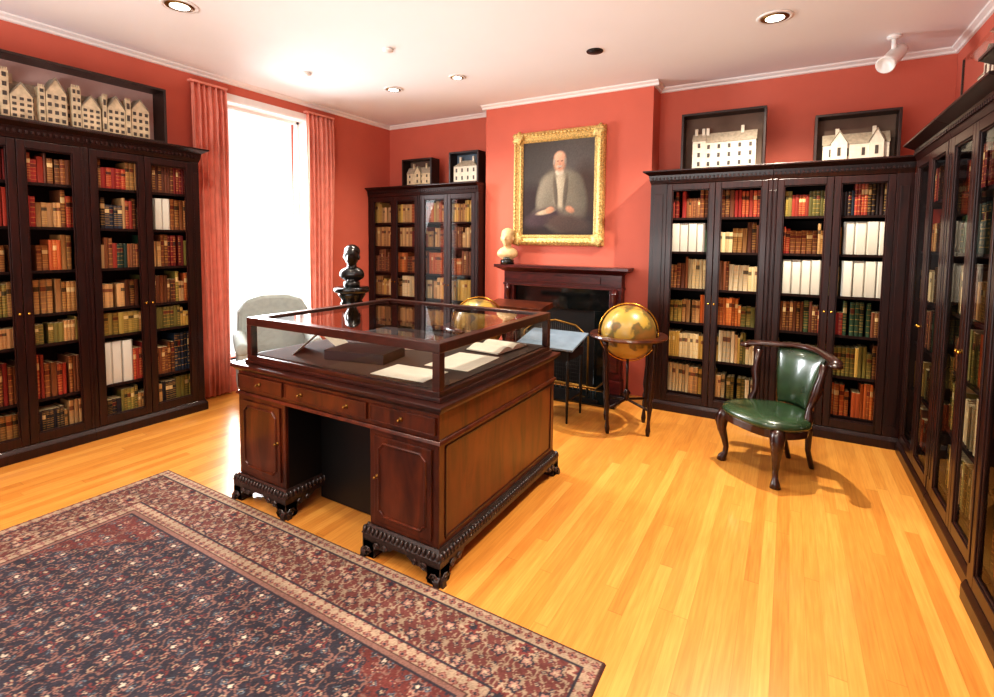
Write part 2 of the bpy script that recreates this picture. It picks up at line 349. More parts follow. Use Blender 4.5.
bookcase(l,(-4.37,5.42,0),0,.945,.44,2.45,sr,pb,.03,.05,0,0,'alcove bookcase')
l='long dark mahogany glazed bookcase lining the side wall'
sr2=[.2,.57,.94,1.29,1.66,2.02]
bookcase(l,(.86,5.155,0),-math.pi/2,1.0,.32,2.50,sr2,pr2,.05,.05,0,0,'side-wall bookcase',proj=.085)
bookcase(l,(.86,4.153,0),-math.pi/2,1.0,.32,2.50,sr2,pr,.05,.05,0,0,'side-wall bookcase',proj=.085)
bookcase('dark mahogany breakfront bookcase section standing slightly proud of its neighbours',(.82,3.15,0),-math.pi/2,1.02,.36,2.56,sr2,pr2,.05,.05,0,1,'side-wall bookcase',proj=.085)
def app(bk):
    p=bk['p']; d=Vector((p.x,p.y,0)); dist=d.length
    n=bk['T'].to_3x3()@Vector((0,-1,0)); cosv=abs(n.dot(d.normalized()))
    v=p+Vector((0,0,bk['h']/2))-Vector((0,0,1.7)); dd=v.dot(F)
    px=v.dot(R2)/dd*f_ if dd>0 else 9e9
    if abs(px)>505: return -1
    q=bk['w']*bk['h']*cosv/dist**2
    if p.x>.7: q*=.5
    return q
BOOKS.sort(key=app,reverse=True)
def unit_book(name,flat=False):
    b=MB(); n=6; sp=[(-.5+i/n,(-.02*math.sin(math.pi*i/n) if not flat else 0)) for i in range(n+1)]
    vs=[(x,y,0) for x,y in sp]+[(x,y,1) for x,y in sp]; fs=[(i,i+1,i+n+2,i+n+1) for i in range(n)]
    k=len(vs); vs+=[(-.5,1,0),(-.5,1,1),(.5,1,0),(.5,1,1)]
    fs+=[(k,0,n+1,k+1),(n,k+2,k+3,2*n+1)]
    t=.09
    vs+=[(-.5+t,.0,.975),(.5-t,.0,.975),(.5-t,.97,.975),(-.5+t,.97,.975)]; q=k+4
    vs+=[(-.5+t,.0,.0),(.5-t,.0,.0),(.5-t,.97,.0),(-.5+t,.97,.0)]
    vs+=[(-.5+t,0,1),(-.5+t,1,1),(.5-t,0,1),(.5-t,1,1)]; r=q+8
    fs+=[(n+1,r,r+1,k+1),(r+2,2*n+1,k+3,r+3)]
    fs+=[tuple([n+1+i for i in range(n+1)][::-1])]
    fs+=[(q,q+1,q+2,q+3),(q+3,q+2,q+6,q+7)]
    b.add(vs,fs); b.m=[0]*len(fs); b.m[-2]=1; b.m[-1]=1
    for i in range(n): b.s[i]=True
    me=bpy.data.meshes.new(name); me.from_pydata(b.v,[],b.f); me.materials.append(M['book']); me.materials.append(M['cream'])
    me.polygons.foreach_set('material_index',b.m); me.polygons.foreach_set('use_smooth',b.s)
    uv=me.uv_layers.new(name='UVMap')
    for pi,p in enumerate(me.polygons):
        for li in p.loop_indices:
            v=me.vertices[me.loops[li].vertex_index].co
            uv.data[li].uv=(v.x+.5,v.z) if (pi<n and not flat) else (0,0)
    return me
UB=unit_book('book'); UF=unit_book('box_file',True)
for bk in BOOKS[:300]:
    wh=bk['fam'] in('white',)
    o=bpy.data.objects.new('box_file' if wh else 'book',UF if wh else UB); COL.objects.link(o)
    o.location=bk['p']; o.rotation_euler=(0,0,bk['rot']); o.scale=(bk['w'],bk['d'],bk['h']); o.color=S(*bk['c'])
    o['label']=('plain white box file standing on a bookcase shelf' if wh else '%s leather-bound book with gilt spine bands on shelf'%CN[bk['fam']])
    o['category']='file' if wh else 'book'; o['group']=bk['grp'] if not wh else 'white box files in the bookcases'
vs=[];fs=[];cols=[];uvs=[];mi=[]
for bk in BOOKS[300:]:
    Rz=Matrix.Rotation(bk['rot'],3,'Z'); w,h,d=bk['w'],bk['h'],bk['d']; k=len(vs)
    for x,y,z in [(-w/2,0,0),(0,-.004,0),(w/2,0,0),(-w/2,0,h),(0,-.004,h),(w/2,0,h),(-w/2,d,0),(w/2,d,0),(-w/2,d,h),(w/2,d,h)]:
        vs.append(tuple(bk['p']+Rz@Vector((x,y,z))))
    q=[(0,1,4,3),(1,2,5,4),(6,0,3,8),(2,7,9,5),(3,4,5,9,8)]
    for j,ff in enumerate(q):
        fs.append(tuple(k+i for i in ff)); mi.append(1 if j==4 else 0)
        for i in ff:
            cols.append(S(*bk['c'])); uvs.append((bk['s'],(1 if i in(3,4,5) else 0)) if (j<2 and bk['fam']!='white') else (0,0))
me=bpy.data.meshes.new('shelved_books'); me.from_pydata(vs,[],fs); me.materials.append(M['bookc']); me.materials.append(M['cream']); me.polygons.foreach_set('material_index',mi)
uv=me.uv_layers.new(name='UVMap'); uv.data.foreach_set('uv',np.array(uvs,dtype=np.float32).ravel())
ca=me.color_attributes.new('Col','FLOAT_COLOR','CORNER'); ca.data.foreach_set('color',np.array(cols,dtype=np.float32).ravel())
o=bpy.data.objects.new('books',me); COL.objects.link(o); o['kind']='stuff'; o['label']='rows of old leather-bound books filling the farther bookcase shelves'; o['category']='books'
# ---------------------------------------------------------------- desk
DX0,DX1,DY0,DY1=-3.10,-1.41,1.90,3.36; dz=.90
W=DX1-DX0; D=DY1-DY0
desk=thing('pedestal_desk','large mahogany pedestal desk with carved scroll feet beside the rug','desk',(DX0,DY0,0))
b=MB(); b.box(0,W,0,D,dz-.022,dz); b.taper(.025,W-.025,.025,D-.025,dz-.045,dz-.022,.0,.018,B=1); b.obj('desk_top','mahdk',desk,.005)
pw=.46; i_=.035
b=MB(); b.box(i_,W-i_,i_,D-i_,.72,dz-.045)
b.taper(i_,W-i_,i_,D-i_,.70,.72,.016,.008,B=1)
for a,c in ((i_,i_+pw),(W-i_-pw,W-i_)):
    b.box(a,c,i_,D-i_,.17,.70)
b.obj('carcass','mah',desk,.004)
b=MB(); kd=.3; b.box(i_+pw,W-i_-pw,kd,kd+.03,.01,.70); b.box(i_+pw,i_+pw+.004,i_+.02,kd,.17,.70); b.box(W-i_-pw-.004,W-i_-pw,i_+.02,kd,.17,.70); b.obj('modesty_panel','iron',desk)  # modesty panel and inner side skins, blackened in place of kneehole shade
b=MB()
xs_=W-i_
y0,y1,z0,z1=i_+.05,D-i_-.05,.2,.68
for (ya,yb,za,zb) in ((y0,y1,z1-.012,z1),(y0,y1,z0,z0+.012),(y0,y0+.012,z0,z1),(y1-.012,y1,z0,z1)): b.box(xs_,xs_+.006,ya,yb,za,zb)
b.obj('side_moulding','mahdk',desk,.002)
def drop_handle(par,x,z,y):
    b=MB(); b.lathe([(.0,0),(.013,0),(.011,.004),(.004,.006),(.004,.014),(.009,.02),(.007,.026),(0,.028)],T=Matrix.Translation((x,y,z))@Matrix.Rotation(math.pi/2,4,'X'),seg=12); b.obj('knob','brassd',par,label='small round brass drawer knob')
dr=[(i_+.015,i_+pw-.01,1),(i_+pw+.015,W-i_-pw-.015,2),(W-i_-pw+.01,W-i_-.015,1)]
for a,c,n in dr:
    b=MB(); b.box(a,c,i_-.012,i_,.745,.835); b.frame(a,c,.745,.835,[(0,i_-.012),(.0,i_-.016),(.008,i_-.016),(.008,i_-.012)]); d=b.obj('drawer','mah',desk,.002)
    for k in range(n):
        xx=(a+c)/2 if n==1 else a+(c-a)*(.22+.56*k); drop_handle(d,xx,.79,i_-.014)
for a,c in ((i_+.04,i_+pw-.04),(W-i_-pw+.04,W-i_-.04)):
    b=MB(); b.box(a,c,i_-.012,i_,.205,.67)
    m_=.035; q=.03; x0,x1,z0,z1=a+m_,c-m_,.205+m_,.67-m_
    pth=[(x0+q,z0),(x1-q,z0),(x1-q*.6,z0+q*.6),(x1,z0+q),(x1,z1-q),(x1-q*.6,z1-q*.6),(x1-q,z1),(x0+q,z1),(x0+q*.6,z1-q*.6),(x0,z1-q),(x0,z0+q),(x0+q*.6,z0+q*.6),(x0+q,z0)]
    b.tube([(x,i_-.013,z) for x,z in pth],.008,6)
    d=b.obj('door','mah',desk,.002); drop_handle(d,c-.02 if a<1 else a+.02,.45,i_-.012)
for a,c in ((i_,i_+pw),(W-i_-pw,W-i_)):
    b=MB(); b.taper(a,c,i_,D-i_,.095,.125,.03,.03,B=1); b.taper(a,c,i_,D-i_,.125,.17,.035,.006,B=1)
    n=int((c-a+.06)/.028)
    for k in range(n):
        x=a-.03+(k+.5)*(c-a+.06)/n
        for y in (i_-.024,D-i_+.024): b.ell((x,y,.142),(.012,.016,.022),u=8,v=6)
    n=int((D-2*i_+.06)/.028)
    for k in range(n):
        y=i_-.03+(k+.5)*(D-2*i_+.06)/n
        for x in (a-.024,c+.024): b.ell((x,y,.142),(.016,.012,.022),u=8,v=6)
    b.obj('base_moulding','carve',desk)
    for fx,sx in ((a-.03,1),(c+.03,-1)):
        for fy,sy in ((i_-.03,1),(D-i_+.03,-1)):
            b=MB()
            pq=[(-.02,0),(.07,0),(.09,.02),(.075,.045),(.10,.06),(.15,.065),(.2,.08),(.22,.097),(0,.097),(.008,.06),(-.015,.03)]
            b.prism([(fx+sx*p,q) for p,q in pq],fy,fy+sy*.03,'y'); b.prism([(fy+sy*p,q) for p,q in pq],fx,fx+sx*.03,'x')
            b.box(min(fx,fx+sx*.08),max(fx,fx+sx*.08),min(fy,fy+sy*.08),max(fy,fy+sy*.08),0,.09)
            for (px_,pz_,rr) in ((.035,.032,.028),(.1,.075,.02),(.16,.08,.016)):
                sc=[(px_+rr*(1-t/14)*math.cos(t*.9),pz_+rr*(1-t/14)*math.sin(t*.9)) for t in range(12)]
                b.tube([(fx+sx*p,fy-sy*.004,q) for p,q in sc],.006,6); b.tube([(fx-sx*.004,fy+sy*p,q) for p,q in sc],.006,6)
            b.obj('foot','carve',desk,.003)
CX0,CX1,CY0,CY1=-3.02,-1.47,1.97,3.30; cz0,cz1=dz,1.195
w=CX1-CX0; d=CY1-CY0
dc=thing('display_case','glazed mahogany tabletop display case holding papers on the desk','display case',(CX0,CY0,cz0))
b=MB(); b.box(0,w,0,d,.0,.05); b.box(-.012,w+.012,-.012,d+.012,0,.022); b.obj('base_frame','mahdk',dc,.004)
MB().box(.03,w-.03,.03,d-.03,.05,.056).obj('lining','lining',dc)
hh=cz1-cz0
for x in (0,w-.045):
    for y in (0,d-.045): MB().box(x,x+.045,y,y+.045,.05,hh-.05).obj('corner_post','mahdk',dc,.003)
b=MB(); t=.06
b.box(0,w,0,t,hh-.05,hh); b.box(0,w,d-t,d,hh-.05,hh); b.box(0,t,t,d-t,hh-.05,hh); b.box(w-t,w,t,d-t,hh-.05,hh)
b.obj('top_frame','mahdk',dc,.004)
b=MB(); b.add([(t-.01,t-.01,hh-.012),(w-t+.01,t-.01,hh-.012),(w-t+.01,d-t+.01,hh-.012),(t-.01,d-t+.01,hh-.012)],[(0,1,2,3)]); b.obj('top_glass','glass2',dc)
for (p,q) in (((.045,.02),(w-.045,.02)),((w-.02,.045),(w-.02,d-.045)),((.02,.045),(.02,d-.045)),((.045,d-.02),(w-.045,d-.02))):
    MB().add([(p[0],p[1],.05),(q[0],q[1],.05),(q[0],q[1],hh-.05),(p[0],p[1],hh-.05)],[(0,1,2,3)]).obj('side_glass','glass',dc)
zc=dz+.057
def sheet(x,y,w,d,rot,label,mat='paper',th=.003,tilt=0):
    b=MB(); b.box(-w/2,w/2,-d/2,d/2,0,th)
    return b.obj('paper_sheet' if th<.01 else 'leather_portfolio',mat,None,0,(x,y,zc),rot,label=label,category='paper' if th<.01 else 'book')
def open_book(x,y,w,d,rot,label):
    e=thing('open_book',label,'book',(x,y,zc),rot)
    b=MB(); n=8
    for s_ in (-1,1):
        top=[(s_*w/2*k/n,.012+.03*math.sin(math.pi*min(1,k/n*1.1))*(1-.4*k/n)) for k in range(n+1)]
        poly=top+[(s_*w/2,.004),(0,.004)]
        b.prism(poly,-d/2,d/2,'y')
    b.obj('pages','paper',e); MB().box(-w/2-.008,w/2+.008,-d/2-.008,d/2+.008,0,.004).obj('cover','brownleather',e)
sheet(-2.3,2.3,.42,.26,.2,'dark brown leather portfolio lying in the display case','brownleather',.06)
e=thing('folded_card','white folded paper card standing in the display case','card',(-2.68,2.30,zc),.6)
b=MB(); b.prism([(-.17,0),(0,.15),(.17,0),(.167,0),(0,.146),(-.167,0)],-.12,.12,'y'); b.obj('card_sheet','paper',e)
sheet(-1.82,2.16,.36,.24,.05,'cream manuscript leaf in the display case')
sheet(-1.72,2.55,.3,.4,.05,'large white paper sheet in the display case')
open_book(-1.74,3.0,.36,.26,1.5,'open printed book with cream pages in display case')
sheet(-2.2,2.75,.3,.22,.3,'pale letter lying in the display case')
# ---------------------------------------------------------------- rug
rx0,rx1,ry0,ry1=-3.86,-.57,-1.5,1.885
gx=np.linspace(rx0,rx1,600); gy=np.concatenate([np.arange(ry0,.55,.011),np.linspace(.55,ry1,245)]); nx,ny=len(gx),len(gy); GX,GY=np.meshgrid(gx,gy)
u=GX-(rx0+rx1)/2; v=GY-(ry0+ry1)/2; hw=(rx1-rx0)/2; hl=(ry1-ry0)/2
dE=np.minimum(hw-np.abs(u),hl-np.abs(v))
def lin(c): return np.array(S(*c)[:3])
navy=lin((38,42,54)); redc=lin((126,62,58)); rose=lin((158,118,106)); tan=lin((178,156,132)); cream=lin((206,190,168)); brn=lin((78,52,48)); blu=lin((92,106,116))
C=np.tile(navy,(ny,nx,1)).astype(float)
def put(mask,c): C[mask]=c
field=dE>.44
edge=(np.abs(u)/(hw-.44)+np.abs(v)/(hl-.44))+.02*np.sin(u*40)*np.sin(v*40)
sp_=edge>1.62
put(field&sp_,redc*.6)
def motifs(tile,mask,cols,off=(0,0),r0=.03,pet=6,jit=0):
    uu=u+off[0]+50*tile+jit*np.sin(v*9); vv=v+off[1]+50*tile+jit*np.sin(u*7)
    a=uu%tile-tile/2; b_=vv%tile-tile/2; r=np.hypot(a,b_); th=np.arctan2(b_,a)
    rr=r0*(1+.25*np.cos(pet*th)); put(mask&(r<rr),cols[0]); put(mask&(r<rr*.68),cols[1]); put(mask&(r<rr*.34),cols[2])
def vines(tile,mask,c,wd):
    a=u*2*np.pi/tile; b_=v*2*np.pi/tile
    q=np.cos(a)+np.cos(b_)+.5*np.cos(2*a+1)*np.cos(2*b_); put(mask&(np.abs(q)<wd),c)
    q2=np.sin(a*2+np.sin(b_*2))+np.sin(b_*2+np.sin(a)); put(mask&(np.abs(q2)<wd*.8),c)
vines(.19,field,rose*.6,.1)
motifs(.19,field,[rose*.8,navy,cream],(0,0),.03,6,.02); motifs(.19,field,[redc*.8,navy,tan],(.095,.095),.028,5,.02)
motifs(.095,field,[tan*.85,redc,navy],(.04,.0),.013,5,.01); motifs(.095,field,[blu,navy,tan],(.0,.045),.013,4,.01)
motifs(.0633,field,[redc*.7,rose*.7,navy],(.02,.03),.006,4,.01)
vines(.052,field&(rng.random((ny,nx))<.5),navy*1.3,.1)
def band(a,b_,c): put((dE>=a)&(dE<b_),c)
band(0,.015,brn); band(.015,.07,tan*.85); band(.07,.08,navy); band(.08,.33,(brn+redc*.9)*.5); band(.33,.34,navy); band(.34,.40,tan*.85); band(.4,.41,brn); band(.41,.43,rose*.7); band(.43,.44,navy)
mb=(dE>=.08)&(dE<.33)
vines(.12,mb,tan*.7,.2)
motifs(.25,mb,[tan*.9,redc*.8,navy],(.03,.04),.052,7,.01); motifs(.125,mb,[navy,rose,tan],(.06,.03),.028,5,.01); motifs(.0625,mb,[navy*1.4,tan*.8,navy],(.02,.01),.010,4)
for lo,hi in ((.015,.07),(.34,.4)):
    mk=(dE>=lo)&(dE<hi); motifs(.05,mk,[redc*.8,rose,navy],(.01,.02),.017,4)
C=C*.88+.12*C.mean(axis=(0,1))
n_=rng.random((ny,nx)); C*= (.76+.44*n_)[...,None]
C*= (.94+.1*np.sin(GY*37+np.sin(GX*3)*2))[...,None]
Z=np.full((ny,nx),.012)+.0015*rng.random((ny,nx)); Z[0,:]=Z[-1,:]=0; Z[:,0]=Z[:,-1]=0
V=np.stack([GX,GY,Z],-1).reshape(-1,3)
idx=np.arange(nx*ny).reshape(ny,nx); q=np.stack([idx[:-1,:-1],idx[:-1,1:],idx[1:,1:],idx[1:,:-1]],-1).reshape(-1,4)
me=bpy.data.meshes.new('rug'); me.vertices.add(len(V)); me.vertices.foreach_set('co',V.ravel()); me.loops.add(q.size); me.loops.foreach_set('vertex_index',q.ravel().astype(np.int32)); me.polygons.add(len(q)); me.polygons.foreach_set('loop_start',np.arange(0,q.size,4,dtype=np.int32)); me.update(calc_edges=True)
ca=me.color_attributes.new('Col','FLOAT_COLOR','POINT'); ca.data.foreach_set('color',np.concatenate([C.reshape(-1,3),np.ones((nx*ny,1))],1).astype(np.float32).ravel())
me.materials.append(M['rug']); o=bpy.data.objects.new('rug',me); COL.objects.link(o); o['label']='navy and rose patterned wool carpet with floral border on floor'; o['category']='rug'
# ---------------------------------------------------------------- curtains
def curtain(y0,y1,y0b,y1b,n,label):
    e=thing('curtain',label,'curtain',(XL+.07,0,0))
    b=MB(); m_=n*12; zs=[.02,.5,1.2,2.0,2.7,3.05,3.2,3.27]; vs=[];fs=[]
    for j,z in enumerate(zs):
        t=min(1,max(0,(z-.0)/2.6)); a=y0b+(y0-y0b)*t; c=y1b+(y1-y1b)*t; amp=.035 if z<3.1 else .022
        for i in range(m_+1):
            s_=i/m_; ph=s_*n*2*math.pi+.5*math.sin(z*1.3+i*.05)
            vs.append((amp*math.sin(ph)+.012*math.sin(2.3*ph+z),a+(c-a)*s_+.01*math.cos(ph),z))
    for j in range(len(zs)-1):
        for i in range(m_): k=j*(m_+1)+i; fs.append((k,k+1,k+m_+2,k+m_+1))
    b.add(vs,fs,0,True); o=b.obj('fabric_panel','curt',e,fix=False); so=o.modifiers.new('s','SOLIDIFY'); so.thickness=.004
    b=MB(); b.box(-.03,.03,y0-.01,y1+.01,3.275,3.295); b.obj('curtain_track','curt',e)
curtain(2.885,3.25,2.92,3.24,6,'salmon pink full-length curtain gathered beside the window')
curtain(4.28,4.70,4.29,4.66,6,'salmon pink full-length curtain beside window near pedestal bust')
# ---------------------------------------------------------------- fireplace
fp=thing('fireplace','dark red mahogany mantel with black marble surround on chimney wall','fireplace',((-3.15-1.48)/2,YC-.001,0))
b=MB(); b.box(-.835,.835,-.22,0,1.39,1.425); b.taper(-.74,.74,-.12,0,1.34,1.39,.0,.085); b.obj('mantel_shelf','red',fp,.004)
b=MB(); b.box(-.74,.74,-.12,0,1.20,1.34); b.taper(-.73,.73,-.11,0,1.17,1.20,.02,.02); b.box(-.5,.5,-.13,-.12,1.225,1.315); b.obj('frieze','red',fp,.004)
for s_ in (-1,1):
    b=MB(); a,c=sorted((s_*.60,s_*.74)); b.box(a,c,-.12,0,.0,1.17); b.box(a-.012,c+.012,-.135,0,0,.16); b.box(a+.03,c-.03,-.13,-.12,.25,1.08); b.tube([(s_*.67,-.12,1.17),(s_*.67,-.16,1.13),(s_*.67,-.15,1.05),(s_*.67,-.125,.98)],[.03,.035,.025,.01],8); b.obj('jamb','red',fp,.004)
b=MB(); b.box(-.60,.60,-.07,0,.92,1.17); b.box(-.60,-.42,-.07,0,0,.92); b.box(.42,.60,-.07,0,0,.92); b.obj('marble_surround','black',fp,.003)
b=MB(); b.box(-.42,.42,-.012,0,0,.92); b.obj('firebox','iron',fp)
fs_=thing('fire_screen','black iron fire screen with vertical bars before fireplace opening','fire screen',(-2.315,5.34,.021))
b=MB(); b.tube([(-.4,0,0),(-.4,0,.62),(-.25,0,.74),(0,0,.78),(.25,0,.74),(.4,0,.62),(.4,0,0)],.012,8); b.tube([(-.4,0,.06),(.4,0,.06)],.01,8); b.obj('screen_frame','brassd',fs_)
b=MB()
for i in range(31):
    x=-.38+i*.0253; b.tube([(x,0,.06),(x,0,.62+.14*(1-(x/.4)**2))],.003,4)
for i in range(12): b.tube([(-.39,0,.1+i*.045),(.39,0,.1+i*.045)],.003,4)
b.obj('mesh','iron',fs_)
fe=thing('fireplace_fender','low black iron fireplace fender with brass rail on hearth','fender',(-2.3,5.0,.021))
b=MB(); b.tube([(-.6,.25,.15),(-.6,0,.15),(.6,0,.15),(.6,.25,.15)],.012,8); b.obj('top_rail','brassd',fe)
b=MB(); b.box(-.62,.62,-.02,.02,0,.03)
for i in range(25): b.tube([(-.6+i*.05,0,.03),(-.6+i*.05,0,.15)],.005,6)
b.obj('bars','iron',fe)
pf=thing('framed_portrait','ornate gilt-framed oil portrait of a seated man above the mantel','painting',((-2.99-1.82)/2,YC-.002,1.66))
pw_,ph_=1.16,1.36
b=MB(); b.frame(-pw_/2,pw_/2,0,ph_,[(0,0),(0,-.03),(.015,-.06),(.04,-.075),(.06,-.06),(.085,-.045),(.105,-.05),(.12,-.035),(.13,-.02),(.13,0)])
for k in range(4):
    L_=pw_ if k%2==0 else ph_; n=int(L_/.045)
    for i in range(n+1):
        t=i/n*L_
        x,z=(t-pw_/2,.042) if k==0 else (t-pw_/2,ph_-.042) if k==2 else ((-pw_/2+.042,t) if k==1 else (pw_/2-.042,t))
        x=max(-pw_/2+.03,min(pw_/2-.03,x)); z=max(.03,min(ph_-.03,z)); b.ell((x,-.072,z),(.017,.012,.017),u=8,v=6)
for x in (-pw_/2+.07,pw_/2-.07):
    for z in (.07,ph_-.07):
        b.ell((x,-.06,z),(.075,.03,.075),u=12,v=8,fn=lambda d,p:p*(1+.2*math.cos(5*math.atan2(d.z,d.x))))
b.obj('gilt_frame','gold',pf)
nx,ny=100,124; X,Z=np.meshgrid(np.linspace(0,1,nx),np.linspace(0,1,ny))
C=np.zeros((ny,nx,3)); bg=lin((78,74,70)); C[:]=bg; C*=(.6+.8*np.exp(-((X-.75)**2+(Z-.75)**2)*4))[...,None]
def blob(cx,cz,rx,rz,c,rot=0,soft=.25,shade=.3):
    a=(X-cx)*math.cos(rot)+(Z-cz)*math.sin(rot); b_=-(X-cx)*math.sin(rot)+(Z-cz)*math.cos(rot); r=np.sqrt((a/rx)**2+(b_/rz)**2)
    al=np.clip((1+soft-r)/(2*soft),0,1)[...,None]; sh=(1+shade*(-a/rx*.7+b_/rz*.5))[...,None]
    C[:]=C*(1-al)+al*lin(c)*np.clip(sh,.3,1.8)
blob(.12,.25,.3,.28,(50,40,40)); blob(.88,.3,.22,.42,(66,50,42)); blob(.5,.06,.7,.2,(46,38,38))
blob(.55,.38,.29,.30,(122,116,100)); blob(.55,.56,.26,.11,(130,124,106)); blob(.32,.42,.10,.2,(132,126,110),-.3); blob(.79,.42,.10,.2,(108,102,88),.3); blob(.52,.22,.33,.12,(108,100,88))
blob(.54,.46,.08,.2,(178,168,144)); blob(.475,.46,.03,.18,(98,90,78),.12); blob(.615,.46,.03,.18,(96,88,76),-.12)
blob(.3,.19,.26,.09,(68,54,58),.2); blob(.66,.12,.3,.09,(74,60,54),-.1); blob(.34,.25,.13,.025,(176,158,132),.15)
blob(.53,.665,.055,.035,(214,204,182)); blob(.53,.765,.08,.1,(204,154,124)); blob(.53,.82,.074,.058,(218,172,142)); blob(.455,.775,.016,.035,(168,156,140)); blob(.607,.775,.016,.035,(146,136,122))
blob(.527,.722,.04,.014,(182,168,150)); blob(.503,.78,.012,.007,(60,40,34)); blob(.557,.78,.012,.007,(60,40,34)); blob(.528,.752,.011,.022,(206,142,114)); blob(.528,.705,.02,.005,(140,76,66))
blob(.4,.27,.06,.032,(190,140,110),.2); blob(.68,.27,.06,.032,(178,128,100),-.3)
C*=(.86+.28*rng.random((ny,nx)))[...,None]
iw,ih=pw_-.24,ph_-.24
V=np.stack([(X-.5)*iw,np.full_like(X,-.022),Z*ih+.12],-1).reshape(-1,3); idx=np.arange(nx*ny).reshape(ny,nx); q=np.stack([idx[:-1,:-1],idx[:-1,1:],idx[1:,1:],idx[1:,:-1]],-1).reshape(-1,4)
me=bpy.data.meshes.new('canvas'); me.from_pydata(V.tolist(),[],q.tolist()); ca=me.color_attributes.new('Col','FLOAT_COLOR','POINT'); ca.data.foreach_set('color',np.concatenate([C.reshape(-1,3),np.ones((nx*ny,1))],1).astype(np.float32).ravel()); me.materials.append(M['attr'])
o=bpy.data.objects.new('canvas',me); COL.objects.link(o); o.parent=pf; o['label']='dark oil canvas of bald man in pale jacket'
# ---------------------------------------------------------------- busts
def bust(name,label,loc,rot,s,mat,basemat):
    e=thing(name,label,'bust',loc,rot)
    def face(d,p):
        q=p.copy()
        if d.y<0:
            k=-d.y
            nose=math.exp(-((d.x/.16)**2+((d.z+.08)/.22)**2)); q.y-=.03*nose*k
            eye=math.exp(-(((abs(d.x)-.33)/.13)**2+((d.z-.12)/.1)**2)); q.y+=.012*eye
            brow=math.exp(-((d.z-.28)/.09)**2)*math.exp(-(d.x/.6)**2); q.y-=.008*brow
            lip=math.exp(-((d.x/.25)**2+((d.z+.42)/.07)**2)); q.y-=.010*lip
            chin=math.exp(-((d.x/.3)**2+((d.z+.75)/.16)**2)); q.y-=.022*chin
        if d.z<0: q.x*=1+.28*d.z*.9
        return q
    b=MB(); b.ell((0,0,.30),(.072,.09,.105),fn=face,u=36,v=28)
    b.tube([(0,.01,.13),(0,.008,.18),(0,.004,.24)],[.062,.048,.046],16)
    def sh(d,p):
        q=p.copy()
        if q.z<-.03: q.x*=.55+.45*max(0,(q.z+.09)/.06); q.y*=.7
        return q
    b.ell((0,.01,.12),(.125,.075,.085),fn=sh,u=28,v=16)
    for x in (-.073,.073): b.ell((x,.005,.295),(.012,.02,.03),u=8,v=8)
    b.ell((0,.02,.35),(.076,.085,.07),fn=lambda d,p:p*(1+.05*math.sin(d.x*16)*math.sin(d.y*14+d.z*10)),u=28,v=20)
    o=b.obj('figure',mat,e); o.scale=(s,s,s)
    b=MB(); b.lathe([(0,0),(.08,0),(.08,.05),(.055,.055),(.045,.065),(.05,.08),(0,.082)]); o=b.obj('socle',basemat,e); o.scale=(s,s,s)
    return e
bust('bust','ivory portrait bust on black base standing on the mantel',(-3.0,5.40,1.426),.2,1.05,'ivory','black')
ped=thing('bust_pedestal','black round column pedestal standing near the curtain','pedestal',(-4.22,4.02,0))
b=MB(); b.lathe([(0,0),(.2,0),(.2,.05),(.17,.07),(.14,.12),(.12,.16),(.11,.95),(.125,1.0),(.11,1.03),(.15,1.09),(.15,1.12),(0,1.12)],seg=28); b.obj('column','black',ped)
b=MB(); b.lathe([(0,1.12),(.185,1.12),(.195,1.14),(.195,1.165),(.18,1.18),(0,1.18)],seg=28); b.obj('round_top','black',ped)
bust('bust','dark bronze head bust on a black column pedestal',(-4.22,4.02,1.181),.5,1.12,'bronze','bronze')
# ---------------------------------------------------------------- globes
def globe(loc,label,rot,R_=.245,zc_=.86):
    e=thing('floor_globe',label,'globe',loc,rot)
    b=MB(); b.ell((0,0,0),(R_,R_,R_),u=40,v=26); o=b.obj('sphere','globe',e); o.location=(0,0,zc_+.03)
    o.rotation_euler=(.3,.3,0)
    b=MB(); n=48; rr=R_+.018
    b.tube([(rr*math.cos(2*math.pi*i/n),0,zc_+.03+rr*math.sin(2*math.pi*i/n)) for i in range(n+1)],.007,8); b.obj('meridian_ring','brass',e)
    ri,rt=R_+.03,R_+.095; prof=[(ri,-.014),(rt,-.014),(rt+.008,0),(rt,.014),(ri,.014)]
    vs=[];fs=[];k=len(prof);sg=48
    for i in range(sg):
        a=2*math.pi*i/sg
        for r_,z in prof: vs.append((r_*math.cos(a),r_*math.sin(a),zc_+z))
    for i in range(sg):
        for j in range(k): fs.append((i*k+j,i*k+(j+1)%k,((i+1)%sg)*k+(j+1)%k,((i+1)%sg)*k+j))
    b=MB(); b.add(vs,fs,0,False); b.obj('horizon_ring','mah',e)
    for i in range(4):
        a=math.pi/4+math.pi/2*i; b=MB(); r_=R_+.05; r2=R_-.0
        cx,cy_=math.cos(a),math.sin(a)
        zz=[zc_-.014,zc_-.06,zc_-.09,zc_-.13,.55,.45,.36,.3,.26,.2,.12,.05,0]; rd=[.02,.026,.014,.022,.016,.02,.026,.014,.024,.018,.013,.022,.016]
        b.tube([(cx*(r2+(r_-r2)*(z/zc_)),cy_*(r2+(r_-r2)*(z/zc_)),z) for z in zz],rd,10); b.obj('leg','dark',e)
    b=MB()
    for i in range(2):
        a=math.pi/4+math.pi/2*i; r2=R_; b.tube([(math.cos(a)*r2,math.sin(a)*r2,.23),(0,0,.27),(-math.cos(a)*r2,-math.sin(a)*r2,.23)],.012,8)
    b.lathe([(0,.25),(.03,.26),(.02,.3),(.035,.33),(.0,.38)]); b.tube([(0,0,.36),(0,0,zc_-R_+.03)],.012,8)
    b.obj('stretcher','dark',e)
globe((-1.24,4.52,0),'antique terrestrial floor globe in four-legged wooden stand by fireplace',.35)
globe((-2.63,4.16,0),'antique yellow floor globe standing behind the desk',.8)
